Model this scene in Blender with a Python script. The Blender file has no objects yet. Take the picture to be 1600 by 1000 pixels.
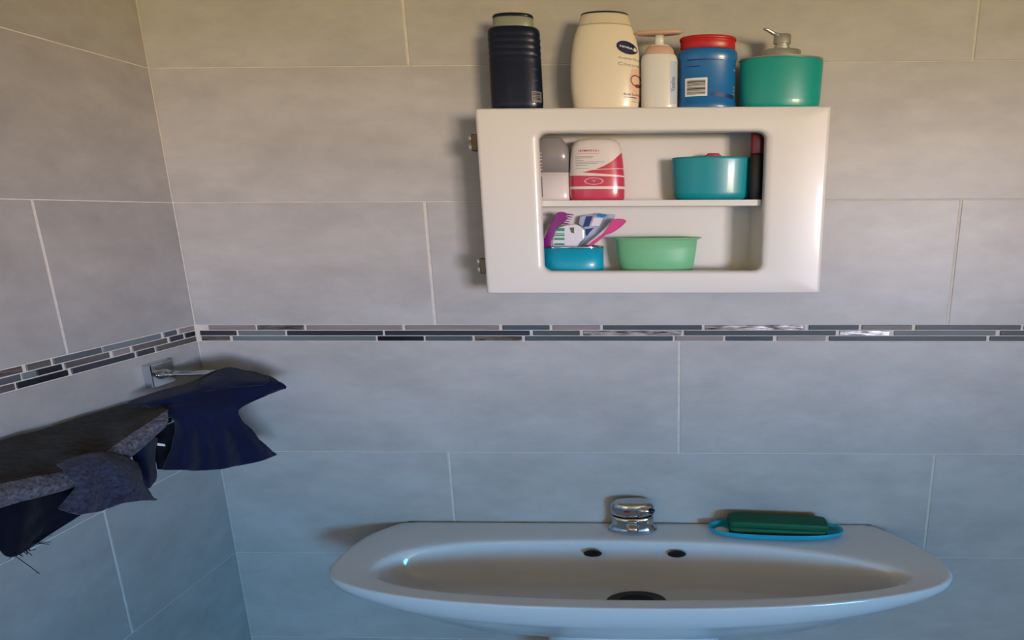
import bpy, bmesh, math, random
from mathutils import Vector, Matrix

random.seed(7)
S = bpy.context.scene
COL = S.collection

# ------------------------------------------------------------------ camera
cam_d = bpy.data.cameras.new('camera')
cam = bpy.data.objects.new('camera', cam_d); COL.objects.link(cam); S.camera = cam
cam_d.sensor_fit = 'HORIZONTAL'; cam_d.sensor_width = 36.0
cam_d.lens = 815.06 / 1600 * 36.0
cam_d.shift_x = -(1016.3 - 800) / 1600
cam_d.shift_y = -0.0004
cam_d.clip_start = 0.02; cam_d.clip_end = 100
cam.location = (1.1668, -1.2625, 1.6112)
_Rz = Matrix.Rotation(0.0175, 3, 'Z'); _Rx = Matrix.Rotation(-0.2001, 3, 'X'); _Ry = Matrix.Rotation(0.0038, 3, 'Y')
cam.rotation_euler = (_Rz @ _Rx @ _Ry @ Matrix.Rotation(math.pi / 2, 3, 'X')).to_euler()

# ------------------------------------------------------------------ world: blue sky above, sunlit sandy ground below
SKY_STOPS = [(0.30, (0.50, 0.34, 0.12)), (0.446, (0.84, 0.62, 0.10)), (0.470, (1.05, 0.80, 0.44)), (0.490, (1.38, 1.16, 1.18)),   # ground, brighter to the hazy horizon
             (0.510, (1.25, 1.20, 1.50)), (0.530, (0.58, 0.86, 1.30)), (0.556, (0.07, 0.47, 0.94)), (0.75, (0.06, 0.28, 0.66))]
WORLD_STRENGTH = 76.0
world = bpy.data.worlds.new('sky'); S.world = world; world.use_nodes = True
wn = world.node_tree; wn.nodes.clear()
w_out = wn.nodes.new('ShaderNodeOutputWorld'); w_bg = wn.nodes.new('ShaderNodeBackground')
w_tc = wn.nodes.new('ShaderNodeTexCoord'); w_sep = wn.nodes.new('ShaderNodeSeparateXYZ')
w_map = wn.nodes.new('ShaderNodeMapRange'); w_ramp = wn.nodes.new('ShaderNodeValToRGB')
w_map.inputs['From Min'].default_value = -1; w_map.inputs['From Max'].default_value = 1
wn.links.new(w_tc.outputs['Generated'], w_sep.inputs[0]); wn.links.new(w_sep.outputs['Z'], w_map.inputs['Value'])
wn.links.new(w_map.outputs[0], w_ramp.inputs[0]); wn.links.new(w_ramp.outputs[0], w_bg.inputs[0]); wn.links.new(w_bg.outputs[0], w_out.inputs[0])
cr = w_ramp.color_ramp
for i, (pos, col) in enumerate(SKY_STOPS):
    el = cr.elements[i] if i < 2 else cr.elements.new(pos)
    el.position = pos
for i, (pos, col) in enumerate(sorted(SKY_STOPS)): cr.elements[i].position = pos; cr.elements[i].color = tuple(c for c in col) + (1,)
w_bg.inputs[1].default_value = WORLD_STRENGTH

# the window is in the right-hand wall, well behind the photographer
WIN = dict(y0=-5.70, y1=-3.60, z0=1.12, z1=1.97); ROOM = dict(x1=3.95, y1=-5.8, ceil=2.55)
port = bpy.data.lights.new('window_portal', 'AREA'); port.shape = 'RECTANGLE'
port.size = WIN['z1'] - WIN['z0']; port.size_y = WIN['y1'] - WIN['y0']; port.cycles.is_portal = True
po = bpy.data.objects.new('window_portal', port); COL.objects.link(po)
po.location = (ROOM['x1'] + 0.02, (WIN['y0'] + WIN['y1']) / 2, (WIN['z0'] + WIN['z1']) / 2)
po.rotation_euler = (0, math.pi / 2, 0)      # shines towards -x

S.view_settings.view_transform = 'Standard'; S.view_settings.look = 'None'
S.view_settings.gamma = 1.0; S.view_settings.use_curve_mapping = False
S.view_settings.exposure = 0.0
S.cycles.max_bounces = 8; S.cycles.diffuse_bounces = 5; S.cycles.use_denoising = True
S.cycles.sample_clamp_indirect = 4

# ------------------------------------------------------------------ materials
def lin(c):
    return tuple(((v / 255) / 12.92 if v <= 10 else (((v / 255) + 0.055) / 1.055) ** 2.4) for v in c) + (1,)
MATS = {}
def mat(name, rgb, rough=0.5, metal=0.0, spec=0.5, noise=None, bump=None, trans=0.0, coat=0.0, sss=0.0, alpha=1.0, sheen=0.0, fine=None):
    """noise=(scale xyz, dark rgb, amount[, detail])  bump=(scale xyz, strength, distance)"""
    m = bpy.data.materials.new(name); m.use_nodes = True; nt = m.node_tree; b = nt.nodes['Principled BSDF']
    b.inputs['Base Color'].default_value = lin(rgb); b.inputs['Roughness'].default_value = rough
    b.inputs['Metallic'].default_value = metal; b.inputs['Specular IOR Level'].default_value = spec
    b.inputs['Transmission Weight'].default_value = trans; b.inputs['Coat Weight'].default_value = coat
    b.inputs['Coat Roughness'].default_value = 0.08
    b.inputs['Subsurface Weight'].default_value = sss; b.inputs['Subsurface Scale'].default_value = 0.01
    b.inputs['Sheen Weight'].default_value = sheen; b.inputs['Alpha'].default_value = alpha
    tc = nt.nodes.new('ShaderNodeTexCoord')
    def tex(sc, detail=6.0, rough_=0.6, rnd=True):
        mp = nt.nodes.new('ShaderNodeMapping'); mp.inputs['Scale'].default_value = sc
        nt.links.new(tc.outputs['Object'], mp.inputs[0])
        n = nt.nodes.new('ShaderNodeTexNoise'); n.inputs['Scale'].default_value = 1.0
        n.inputs['Detail'].default_value = detail; n.inputs['Roughness'].default_value = rough_
        if rnd:
            oi = nt.nodes.new('ShaderNodeObjectInfo'); mu = nt.nodes.new('ShaderNodeMath'); mu.operation = 'MULTIPLY'
            mu.inputs[1].default_value = 40; nt.links.new(oi.outputs['Random'], mu.inputs[0])
            ad = nt.nodes.new('ShaderNodeVectorMath'); ad.operation = 'ADD'
            nt.links.new(mp.outputs[0], ad.inputs[0]); nt.links.new(mu.outputs[0], ad.inputs[1])
            nt.links.new(ad.outputs[0], n.inputs['Vector'])
        else: nt.links.new(mp.outputs[0], n.inputs['Vector'])
        return n
    if noise:
        n = tex(noise[0], *(noise[3:4] or (6.0,)))
        r = nt.nodes.new('ShaderNodeValToRGB')
        r.color_ramp.elements[0].position = 0.5 - noise[2]; r.color_ramp.elements[1].position = 0.5 + noise[2]
        r.color_ramp.elements[0].color = lin(noise[1]); r.color_ramp.elements[1].color = lin(rgb)
        nt.links.new(n.outputs[0], r.inputs[0]); nt.links.new(r.outputs[0], b.inputs['Base Color'])
    if fine:
        n2 = tex(fine[0], 8.0); mr = nt.nodes.new('ShaderNodeMapRange')
        mr.inputs['From Min'].default_value = 0.3; mr.inputs['From Max'].default_value = 0.7
        mr.inputs['To Min'].default_value = 1 - fine[1]; mr.inputs['To Max'].default_value = 1 + fine[1]
        vm = nt.nodes.new('ShaderNodeVectorMath'); vm.operation = 'SCALE'
        nt.links.new(n2.outputs[0], mr.inputs['Value']); nt.links.new(r.outputs[0], vm.inputs[0]); nt.links.new(mr.outputs[0], vm.inputs['Scale'])
        nt.links.new(vm.outputs[0], b.inputs['Base Color'])
    if bump:
        n = tex(bump[0], 4.0)
        bp = nt.nodes.new('ShaderNodeBump'); bp.inputs['Strength'].default_value = bump[1]; bp.inputs['Distance'].default_value = bump[2]
        nt.links.new(n.outputs[0], bp.inputs['Height']); nt.links.new(bp.outputs[0], b.inputs['Normal'])
    MATS[name] = m
    return m

# ------------------------------------------------------------------ mesh helpers
def link(name, me, material=None, parent=None, smooth=False, loc=None):
    o = bpy.data.objects.new(name, me); COL.objects.link(o)
    if material is not None and not me.materials:
        me.materials.append(material)
    if parent is not None: o.parent = parent
    if loc is not None: o.location = loc
    if smooth:
        for p in me.polygons: p.use_smooth = True
    return o
def pydata(name, vs, fs, material=None, parent=None, smooth=False, loc=None):
    me = bpy.data.meshes.new(name); me.from_pydata([tuple(v) for v in vs], [], fs); me.update()
    return link(name, me, material, parent, smooth, loc)
def tag(o, label=None, cat=None, group=None, kind=None):
    if label: o['label'] = label
    if cat: o['category'] = cat
    if group: o['group'] = group
    if kind: o['kind'] = kind
    return o
def empty(name, loc, label, cat, group=None):
    o = bpy.data.objects.new(name, None); COL.objects.link(o); o.location = loc; o.empty_display_size = 0.02
    return tag(o, label, cat, group)
def fix_normals(o):
    bm = bmesh.new(); bm.from_mesh(o.data); bmesh.ops.recalc_face_normals(bm, faces=bm.faces); bm.to_mesh(o.data); bm.free()
    return o
def box_mesh(name, x0, x1, y0, y1, z0, z1, bev=0.0, segs=1, bx=1.0):
    """box; bev is the edge bevel, bx widens it along x"""
    bm = bmesh.new()
    bmesh.ops.create_cube(bm, size=1.0)
    sx, sy, sz = (x1 - x0) / bx, y1 - y0, z1 - z0
    for v in bm.verts: v.co = Vector((v.co.x * sx, v.co.y * sy, v.co.z * sz))
    if bev: bmesh.ops.bevel(bm, geom=list(bm.edges), offset=bev, segments=segs, affect='EDGES', profile=0.5)
    for v in bm.verts: v.co = Vector((v.co.x * bx + (x0 + x1) / 2, v.co.y + (y0 + y1) / 2, v.co.z + (z0 + z1) / 2))
    bmesh.ops.recalc_face_normals(bm, faces=bm.faces)
    me = bpy.data.meshes.new(name); bm.to_mesh(me); bm.free(); return me
def box(name, x0, x1, y0, y1, z0, z1, m, parent=None, bev=0.0, segs=1, bx=1.0, smooth=False):
    return link(name, box_mesh(name, x0, x1, y0, y1, z0, z1, bev, segs, bx), m, parent, smooth)
def loft(name, rings, m, parent=None, cap0=True, cap1=True, smooth=True, loc=None, close=False):
    n = len(rings[0]); vs = [p for r in rings for p in r]; fs = []
    R_ = len(rings)
    for i in range(R_ if close else R_ - 1):
        a = i * n; b = ((i + 1) % R_) * n
        for j in range(n):
            k = (j + 1) % n; fs.append((a + j, a + k, b + k, b + j))
    if cap0 and not close: fs.append(tuple(reversed(range(n))))
    if cap1 and not close: fs.append(tuple(range((R_ - 1) * n, R_ * n)))
    o = pydata(name, vs, fs, m, parent, smooth, loc)
    fix_normals(o)
    if smooth:
        for p in o.data.polygons:
            if len(p.vertices) > 4: p.use_smooth = False
    return o
def lathe(name, prof, m, parent=None, sx=1.0, sy=1.0, n=40, c=(0, 0), loc=None, power=2.0, cap0=True, cap1=True, smooth=True):
    """prof: (radius, z) or (radius, z, xshift); ellipse sx, sy; power>2 gives a squarer section"""
    rings = []
    for q in prof:
        r, z = q[0], q[1]; dx = q[2] if len(q) > 2 else 0
        ring = []
        for j in range(n):
            a = 2 * math.pi * j / n; ca, sa = math.cos(a), math.sin(a)
            ex = math.copysign(abs(ca) ** (2 / power), ca); ey = math.copysign(abs(sa) ** (2 / power), sa)
            ring.append((c[0] + dx + r * sx * ex, c[1] + r * sy * ey, z))
        rings.append(ring)
    return loft(name, rings, m, parent, cap0, cap1, smooth, loc)
def sharp(o, ang=35):
    me = o.data; bm = bmesh.new(); bm.from_mesh(me)
    for e_ in bm.edges:
        if len(e_.link_faces) == 2 and e_.calc_face_angle(0) > math.radians(ang): e_.smooth = False
    bm.to_mesh(me); bm.free(); return o
def tube(name, pts, radii, m, parent=None, n=12, sx=1.0, cap=True):
    """a swept round tube, widened by sx along x"""
    rings = []; pts = [Vector(p) for p in pts]
    q = [Vector((p.x / sx, p.y, p.z)) for p in pts]
    if not isinstance(radii, (list, tuple)): radii = [radii] * len(pts)
    up = None
    for i, p in enumerate(q):
        d = (q[min(i + 1, len(q) - 1)] - q[max(i - 1, 0)]).normalized()
        if up is None: up = Vector((0, 0, 1)) if abs(d.z) < 0.9 else Vector((0, 1, 0))
        s = d.cross(up).normalized(); up = s.cross(d).normalized()
        ring = []
        for j in range(n):
            a = 2 * math.pi * j / n; v = p + radii[i] * (math.cos(a) * s + math.sin(a) * up)
            ring.append((v.x * sx, v.y, v.z))
        rings.append(ring)
    return loft(name, rings, m, parent, cap, cap)
def crom(P, k):
    """Catmull-Rom up-sampling of a list of tuples"""
    out = []
    for i in range(len(P) - 1):
        a = Vector(P[max(i - 1, 0)]); b = Vector(P[i]); c = Vector(P[i + 1]); d = Vector(P[min(i + 2, len(P) - 1)])
        for j in range(k):
            t = j / k
            out.append(0.5 * ((2 * b) + (c - a) * t + (2 * a - 5 * b + 4 * c - d) * t * t + (3 * b - a - 3 * c + d) * t ** 3))
    out.append(Vector(P[-1])); return out
def rrect(cx, cz, w, h, r, y, k=6, rx=None):
    """rounded rectangle ring in an xz plane; rx = corner radius along x"""
    rx = r if rx is None else rx; out = []
    for (qx, qz, a0) in ((1, 1, 0), (-1, 1, 90), (-1, -1, 180), (1, -1, 270)):
        for i in range(k + 1):
            a = math.radians(a0 + 90 * i / k)
            out.append((cx + qx * (w / 2 - rx) + rx * math.cos(a), y, cz + qz * (h / 2 - r) + r * math.sin(a)))
    return out
class Surf:
    """front of an elliptic body: half width a(z), half depth b(z) about (cx, cy); prints are laid on it"""
    def __init__(s, prof, sx, sy, c, power=2.0): s.p = prof; s.sx = sx; s.sy = sy; s.c = c; s.pw = power
    def r(s, z):
        P = sorted((q[1], q[0]) for q in s.p)
        for (za, ra), (zb, rb) in zip(P, P[1:]):
            if za <= z <= zb and zb > za: return ra + (rb - ra) * (z - za) / (zb - za)
        return P[0][1] if z < P[0][0] else P[-1][1]
    def y(s, x, z, off=0.0005):
        r = s.r(z); u = min(0.999, abs((x - s.c[0]) / (r * s.sx)))
        return s.c[1] - r * s.sy * (1 - u ** s.pw) ** (1 / s.pw) - off
def decal(name, surf, x0, x1, z0, z1, m, parent, off=0.0005, nx=8, nz=3, fx=None):
    vs, fs = [], []
    for i in range(nz + 1):
        for j in range(nx + 1):
            x = x0 + (x1 - x0) * j / nx; z = z0 + (z1 - z0) * i / nz
            if fx: x, z = fx(x, z)
            vs.append((x, surf.y(x, z, off), z))
    for i in range(nz):
        for j in range(nx):
            a = i * (nx + 1) + j; fs.append((a, a + 1, a + nx + 2, a + nx + 1))
    return pydata(name, vs, fs, m, parent)
def oval(name, surf, cx, cz, rx, rz, m, parent, off=0.0006, tilt=0.0, hole=0.0, n=28):
    vs, fs = [], []
    def P(a, k):
        x = rx * k * math.cos(a); z = rz * k * math.sin(a) + tilt * x
        vs.append((cx + x, surf.y(cx + x, cz + z, off), cz + z))
    ks = [hole if hole else 0.02, (1 + hole) / 2, 1.0]
    for k in ks:
        for j in range(n): P(2 * math.pi * j / n, k)
    for i in range(2):
        for j in range(n):
            q = (j + 1) % n; fs.append((i * n + j, (i + 1) * n + j, (i + 1) * n + q, i * n + q))
    return pydata(name, vs, fs, m, parent)
def lettering(name, s, surf, x, z, h, m, parent, wide=2.1, off=0.0008, rot=0.0, tilt=0.0, align='CENTER', bold=0.0):
    """flat printed text laid on a curved front; h = letter height"""
    cu = bpy.data.curves.new('t', 'FONT'); cu.body = s; cu.size = 1.0; cu.align_x = align; cu.align_y = 'CENTER'; cu.offset = bold
    cu.resolution_u = 2
    to = bpy.data.objects.new('t', cu); COL.objects.link(to)
    dg = bpy.context.evaluated_depsgraph_get(); me = bpy.data.meshes.new_from_object(to.evaluated_get(dg))
    bpy.data.objects.remove(to); me.name = name
    k = h / 0.72
    for v in me.vertices:
        a, b = v.co.x * k, v.co.y * k
        if rot: a, b = a * math.cos(rot) - b * math.sin(rot), a * math.sin(rot) + b * math.cos(rot)
        X = x + a * wide; Z = z + b + tilt * a * wide
        v.co = (X, surf.y(X, Z, off), Z)
    me.materials.clear()
    return link(name, me, m, parent)
def barcode(surf, x0, x1, z0, z1, parent, white, black, vertical_bars=False, n=6, seed=1):
    p = decal('barcode', surf, x0, x1, z0, z1, white, parent, 0.0006)
    rnd = random.Random(seed); vs, fs = [], []
    mx, mz = (x1 - x0) * 0.09, (z1 - z0) * 0.10; z = z0 + mz
    while z < z1 - mz - 0.0008:
        t = rnd.choice([0.0008, 0.0014, 0.0022])
        t = min(t, z1 - mz - z)
        b = len(vs)
        for j in range(7):
            x = x0 + mx + (x1 - x0 - 2 * mx) * j / 6
            vs += [(x, surf.y(x, z, 0.001), z), (x, surf.y(x, z + t, 0.001), z + t)]
        for j in range(6): fs.append((b + 2 * j, b + 2 * j + 2, b + 2 * j + 3, b + 2 * j + 1))
        z += t + rnd.choice([0.0007, 0.0012, 0.0018])
    pydata('barcode_bars', vs, fs, black, p)
    return p
WX = 2.107      # this bathroom's things are this much wider than they are deep
# ================================================================== SETTING
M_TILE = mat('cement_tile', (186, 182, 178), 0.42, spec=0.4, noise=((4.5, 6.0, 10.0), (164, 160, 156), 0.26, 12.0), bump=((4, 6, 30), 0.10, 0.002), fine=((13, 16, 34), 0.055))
M_TILE_SHADED = mat('cement_tile_shaded', (164, 160, 156), 0.42, spec=0.4, noise=((9.0, 9.0, 10.0), (142, 138, 135), 0.26, 12.0), bump=((8, 8, 30), 0.10, 0.002), fine=((26, 18, 34), 0.05))  # same cement tile, darkened: the left wall's weaker light is in the colour
M_GROUT = mat('grout', (214, 205, 193), 0.9, noise=((30, 30, 60), (192, 183, 171), 0.25))
M_PLAIN = mat('painted_plaster', (186, 181, 174), 0.8, noise=((3, 3, 3), (178, 173, 166), 0.3))
M_FLOOR = mat('floor_tile', (120, 116, 112), 0.5, noise=((3, 3, 3), (100, 96, 92), 0.3))
MM = {
 'm': mat('mosaic_mauve_stone', (142, 132, 130), 0.5, noise=((8, 8, 60), (118, 108, 106), 0.25)),
 's': mat('mosaic_slate_glass', (82, 86, 90), 0.22, noise=((6, 8, 40), (72, 76, 80), 0.3)),
 'g': mat('mosaic_sea_glass', (106, 116, 118), 0.2, noise=((6, 8, 40), (96, 106, 108), 0.3)),
 'd': mat('mosaic_dark_slate', (52, 52, 62), 0.25, noise=((6, 8, 40), (44, 44, 52), 0.3)),
 'b': mat('mosaic_black_glass', (30, 32, 36), 0.2, noise=((8, 8, 40), (22, 22, 26), 0.3)),
 'o': mat('mosaic_olive_stone', (98, 94, 90), 0.4, noise=((10, 10, 50), (66, 62, 58), 0.25)),
 't': mat('mosaic_brown_ripple', (112, 102, 98), 0.3, noise=((25, 25, 160), (40, 34, 34), 0.12), bump=((30, 30, 160), 0.8, 0.003)),
 'v': mat('mosaic_silver_ripple', (214, 204, 200), 0.2, metal=0.55, noise=((28, 28, 150), (70, 62, 62), 0.13), bump=((30, 30, 150), 0.9, 0.003)),
}
X1, Y1, H = ROOM['x1'], ROOM['y1'], ROOM['ceil']
PHI = 0.02256
def structure(o): o['kind'] = 'structure'; return o
wall_back = structure(box('wall_back', -0.15, X1 + 0.12, 0.0012, 0.14, -0.1, H, M_GROUT))
wall_left = structure(box('wall_left', -0.14, 5.95, -0.14, -0.0012, -0.1, H, M_GROUT))
wall_left.rotation_euler = (0, 0, math.atan2(-math.cos(PHI), -math.sin(PHI)))
structure(box('wall_front', -0.40, X1 + 0.12, Y1 - 0.12, Y1, -0.1, H, M_PLAIN))
structure(box('floor', -0.40, X1 + 0.12, Y1 - 0.12, 0.14, -0.1, 0.0, M_FLOOR))
structure(box('ceiling', -0.40, X1 + 0.12, Y1 - 0.12, 0.14, H, H + 0.1, M_PLAIN))
# right wall with the window opening
def slabs(name, x0, x1, rects, m):
    bm = bmesh.new()
    for (a, b, c, d) in rects:
        r = bmesh.ops.create_cube(bm, size=1.0)
        for v in r['verts']: v.co = Vector((v.co.x * (x1 - x0) + (x0 + x1) / 2, v.co.y * (b - a) + (a + b) / 2, v.co.z * (d - c) + (c + d) / 2))
    me = bpy.data.meshes.new(name); bm.to_mesh(me); bm.free()
    return structure(link(name, me, m))
y0, y1, z0, z1 = WIN['y0'], WIN['y1'], WIN['z0'], WIN['z1']
slabs('wall_right', X1, X1 + 0.12, ((Y1 - 0.12, y0, 0, H), (y1, 0.0, 0, H), (y0, y1, 0, z0), (y0, y1, z1, H)), M_PLAIN)
M_WHITE_PAINT = mat('white_frame_paint', (225, 222, 215), 0.4, noise=((5, 5, 5), (218, 215, 208), 0.3))
t = 0.035; ym = (y0 + y1) / 2
slabs('window_1', X1 + 0.05, X1 + 0.09, ((y0, y0 + t, z0, z1), (y1 - t, y1, z0, z1), (y0 + t, y1 - t, z0, z0 + t), (y0 + t, y1 - t, z1 - t, z1), (ym - 0.015, ym + 0.015, z0 + t, z1 - t)), M_WHITE_PAINT)

# ---- wall tiles: back wall (x, z) and left wall (t, z), every tile its own part
GX, GZ = 0.0055, 0.0023
ROWS = [(0.0, 0.13), (0.13, 0.43), (0.43, 0.70), (0.70, 1.0), (1.0, 1.30), (1.3417, 1.6417), (1.6417, 1.9417), (1.9417, 2.2417), (2.2417, H)]
FIRST = [1.217, 0.60, 1.217, 0.6136, 1.2167, 0.6089, 1.225, 0.5992, 1.21]
TW = 1.264
def tile(parent, x0, x1, z0, z1, gx, gz, m, side, th=0.0062):
    w = x1 - x0 - gx; h = z1 - z0 - gz
    if w < 0.02 or h < 0.01: return
    key = ('tile', round(w, 3), round(h, 3), side, m.name)
    me = MESHES.get(key)
    if me is None:
        bxs = 2.1 if side == 'back' else 1.0
        me = box_mesh('tile', -w / 2, w / 2, -th / 2, th / 2, -h / 2, h / 2, 0.0008, 1, bxs); me.materials.append(m); MESHES[key] = me
    o = bpy.data.objects.new('tile', me); COL.objects.link(o); o.parent = parent
    yy = random.uniform(-0.0002, 0.0002)
    o.location = ((x0 + x1) / 2, (th / 2 if side == 'back' else -th / 2) + yy, (z0 + z1) / 2)
    return o
MESHES = {}
for (z0, z1), f in zip(ROWS, FIRST):
    xs = [-0.0018]
    x = f
    while x < X1: xs.append(x); x += TW
    xs.append(X1)
    for a, b in zip(xs, xs[1:]): tile(wall_back, a, b, z0, z1, GX, GZ, M_TILE, 'back')
for i, (z0, z1) in enumerate(ROWS):
    ts = [-0.0008]; t = 0.2822 if i in (3, 5, 7) else 0.565
    while t < 2.3: ts.append(t); t += 0.60
    ts.append(2.40)
    for a, b in zip(ts, ts[1:]): tile(wall_left, a, b, z0, z1, 0.0032, 0.0009 if i < 3 else GZ, M_TILE_SHADED, 'left')
# ---- mosaic strip
BACK_MOSAIC = [
[ (0.034,0.153,'m'), (0.158,0.276,'t'), (0.283,0.525,'m'), (0.532,0.768,'m'), (0.776,0.894,'s'), (0.901,1.020,'m'), (1.027,1.272,'s'), (1.279,1.524,'v'), (1.535,1.657,'s'), (1.665,1.787,'o'), (1.796,2.051,'s') ],
[ (0.010,0.102,'d'), (0.108,0.226,'g'), (0.232,0.474,'d'), (0.480,0.844,'d'), (0.852,0.969,'s'), (0.977,1.222,'v'), (1.228,1.602,'s'), (1.611,1.734,'v'), (1.745,1.992,'g'), (2.003,2.246,'s') ],
[ (0.011,0.083,'t'), (0.091,0.455,'g'), (0.460,0.576,'b'), (0.581,0.699,'s'), (0.705,0.824,'t'), (0.831,1.200,'s'), (1.206,1.325,'m'), (1.331,1.448,'s'), (1.458,1.578,'m'), (1.586,1.971,'s'), (1.980,2.218,'s') ]]
SIDE_MOSAIC = [
[ (0.358,0.441,'t'), (0.313,0.351,'o'), (0.221,0.308,'s'), (0.091,0.218,'g'), (0.051,0.083,'s'), (0.004,0.044,'m') ],
[ (0.363,0.444,'s'), (0.338,0.360,'g'), (0.296,0.337,'b'), (0.208,0.291,'o'), (0.165,0.201,'m'), (0.078,0.159,'o'), (0.036,0.071,'d'), (0.004,0.031,'b') ],
[ (0.375,0.447,'o'), (0.289,0.371,'b'), (0.158,0.282,'d'), (0.112,0.152,'d'), (0.004,0.107,'o') ]]
MZ = [1.3350, 1.3210, 1.3070]
kinds = 'smdgosbmsg'
for r in range(3):
    B = list(BACK_MOSAIC[r]); x = B[-1][1] + 0.008; k = r
    while x < 2.6:
        w = [0.12, 0.24, 0.36][(k * 7) % 3]; B.append((x, min(x + w, X1 - 0.002), kinds[k % 10])); x += w + 0.008; k += 1
    L = list(SIDE_MOSAIC[r]); t = L[0][1] + 0.004; k = r + 3
    while t < 2.3:
        w = [0.055, 0.115, 0.085][(k * 5) % 3]; L.append((t, t + w, kinds[k % 10])); t += w + 0.004; k += 1
    for side, par, lst in (('back', wall_back, B), ('left', wall_left, L)):
        for a, b, kd in lst:
            w = b - a
            me = box_mesh('mosaic_tile', -w / 2, w / 2, -0.003, 0.003, -0.0059, 0.0059, 0.0007, 1, 2.1 if side == 'back' else 1.0)
            me.materials.append(MM[kd]); o = bpy.data.objects.new('mosaic_tile', me); COL.objects.link(o); o.parent = par
            d = random.uniform(0.0, 0.0006)
            o.location = ((a + b) / 2, (0.0022 - d) if side == 'back' else (-0.0022 + d), MZ[r])

# ================================================================== BATHROOM CABINET
M_CAB = mat('cream_cabinet_plastic', (222, 216, 208), 0.35, spec=0.5, coat=0.15, noise=((2, 2, 2), (217, 211, 203), 0.3))
M_CHROME = mat('chrome', (205, 208, 212), 0.08, metal=1.0, noise=((9, 9, 9), (196, 200, 204), 0.3))
M_STEEL = mat('brushed_steel', (214, 212, 206), 0.30, metal=0.85, noise=((3, 3, 80), (188, 186, 180), 0.3))
CX, CZ = 1.1515, 1.6325; CW, CH = 0.733, 0.387
OX, OZ = 1.1500, 1.6330; OW, OH = 0.4745, 0.288
cab = empty('bathroom_cabinet', (CX, 0, 1.439), 'white wall cabinet with an open rounded frame and one shelf, above the washbasin', 'cabinet')
def at(o, root): o.location = tuple(-v for v in root.location); return o     # parts are modelled in room coordinates
def frame_part():
    rings = []
    k = 8
    rings.append(rrect(CX, CZ, CW - 0.004, CH - 0.002, 0.004, -0.1085, k, 0.008))
    rings.append(rrect(CX, CZ, CW, CH, 0.004, -0.112, k, 0.008))
    for i in range(5):
        a = math.radians(90 * i / 4); q = 1 - math.cos(a)
        rings.append(rrect(CX, CZ, CW - 2 * 0.018 * q * 0.55, CH - 2 * 0.005 * q, 0.004, -0.122 - 0.008 * math.sin(a), k, 0.008))
    F = 0.0075
    for i in range(7):
        a = math.radians(90 * i / 6); g = math.sin(a)      # opening lip rolls inwards
        rings.append(rrect(OX, OZ, OW + 2 * F * 2.2 * (1 - g), OH + 2 * F * (1 - g), 0.014 + F * (1 - g), -0.130 + 0.010 * (1 - math.cos(a)), k, 0.020 + F * 2 * (1 - g)))
    rings.append(rrect(OX, OZ, OW, OH, 0.014, -0.1085, k, 0.020))
    return at(loft('door_frame', rings, M_CAB, cab, close=True), cab)
sharp(frame_part(), 50)
IX0, IX1, IZ0, IZ1 = 0.868, 1.402, 1.481, 1.800
def cab_body():
    rings = []; k = 3
    def rr(x0, x1, z0, z1, y): return rrect((x0 + x1) / 2, (z0 + z1) / 2, x1 - x0, z1 - z0, 0.001, y, k)
    rings.append(rr(CX - 0.345, CX + 0.352, 1.448, 1.8255, 0.0))
    rings.append(rr(CX - 0.345, CX + 0.352, 1.448, 1.8255, -0.108))
    rings.append(rr(IX0, IX1, IZ0, IZ1, -0.108))
    rings.append(rr(IX0 + 0.004, IX1 - 0.026, IZ0, IZ1, -0.022))
    return at(loft('body', rings, M_CAB, cab, cap0=True, cap1=True, smooth=False), cab)
cab_body()
at(box('shelf', IX0 + 0.006, 1.3860, -0.1065, -0.0215, 1.6275, 1.6405, M_CAB, cab, 0.0008), cab)
M_BRASS = mat('hinge_metal', (120, 105, 88), 0.35, metal=0.9, noise=((20, 20, 20), (80, 68, 55), 0.3))
for z0, z1 in ((1.742, 1.776), (1.483, 1.517)):
    h = box('hinge', 0.772, 0.7855, -0.124, -0.108, z0, z1, M_BRASS, cab, 0.002); at(h, cab)
    for q in range(2):
        s = lathe('hinge_pin', [(0.0032, z0 + 0.003 + q * 0.018), (0.0042, z0 + 0.006 + q * 0.018), (0.0042, z0 + 0.012 + q * 0.018), (0.0032, z0 + 0.014 + q * 0.018)], M_STEEL, h, sx=1.6, n=12, c=(0.7712, -0.118))

# ================================================================== THINGS ON TOP OF THE CABINET
TOP = 1.8261
# -- dark blue shower gel bottle
M_NAVYP = mat('dark_navy_plastic', (10, 22, 46), 0.30, spec=0.35, coat=0.12, noise=((4, 4, 4), (12, 24, 47), 0.3))
M_GREYCAP = mat('grey_green_cap_plastic', (138, 140, 126), 0.4, noise=((6, 6, 6), (130, 132, 118), 0.3))
M_BLACKP = mat('black_print', (14, 14, 18), 0.35, noise=((9, 9, 9), (10, 10, 13), 0.3))
M_WHITEP = mat('white_print', (228, 226, 222), 0.4, noise=((9, 9, 9), (222, 220, 216), 0.3))
M_DIMP = mat('dim_grey_print', (58, 58, 64), 0.5, noise=((9, 9, 9), (50, 50, 56), 0.3))
M_GREYP = mat('grey_print', (128, 124, 120), 0.5, noise=((9, 9, 9), (118, 114, 110), 0.3))
c = (0.8590, -0.066)
b = empty('shower_gel_bottle', (c[0], c[1], TOP), 'dark navy ribbed shower gel bottle with grey-green collar, leftmost on the cabinet', 'bottle')
NP = [(0.0240, 0.0), (0.0262, 0.002), (0.0268, 0.02), (0.0265, 0.095)]
z = 0.104
for i in range(4): NP += [(0.0262, z), (0.0266, z + 0.004), (0.0258, z + 0.0080), (0.0261, z + 0.0100)]; z += 0.0128
NP += [(0.0262, 0.158), (0.0258, 0.164), (0.0242, 0.168), (0.0200, 0.1695)]
lathe('bottle_body', NP, M_NAVYP, b, sx=WX, sy=0.95, power=2.3)
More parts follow.
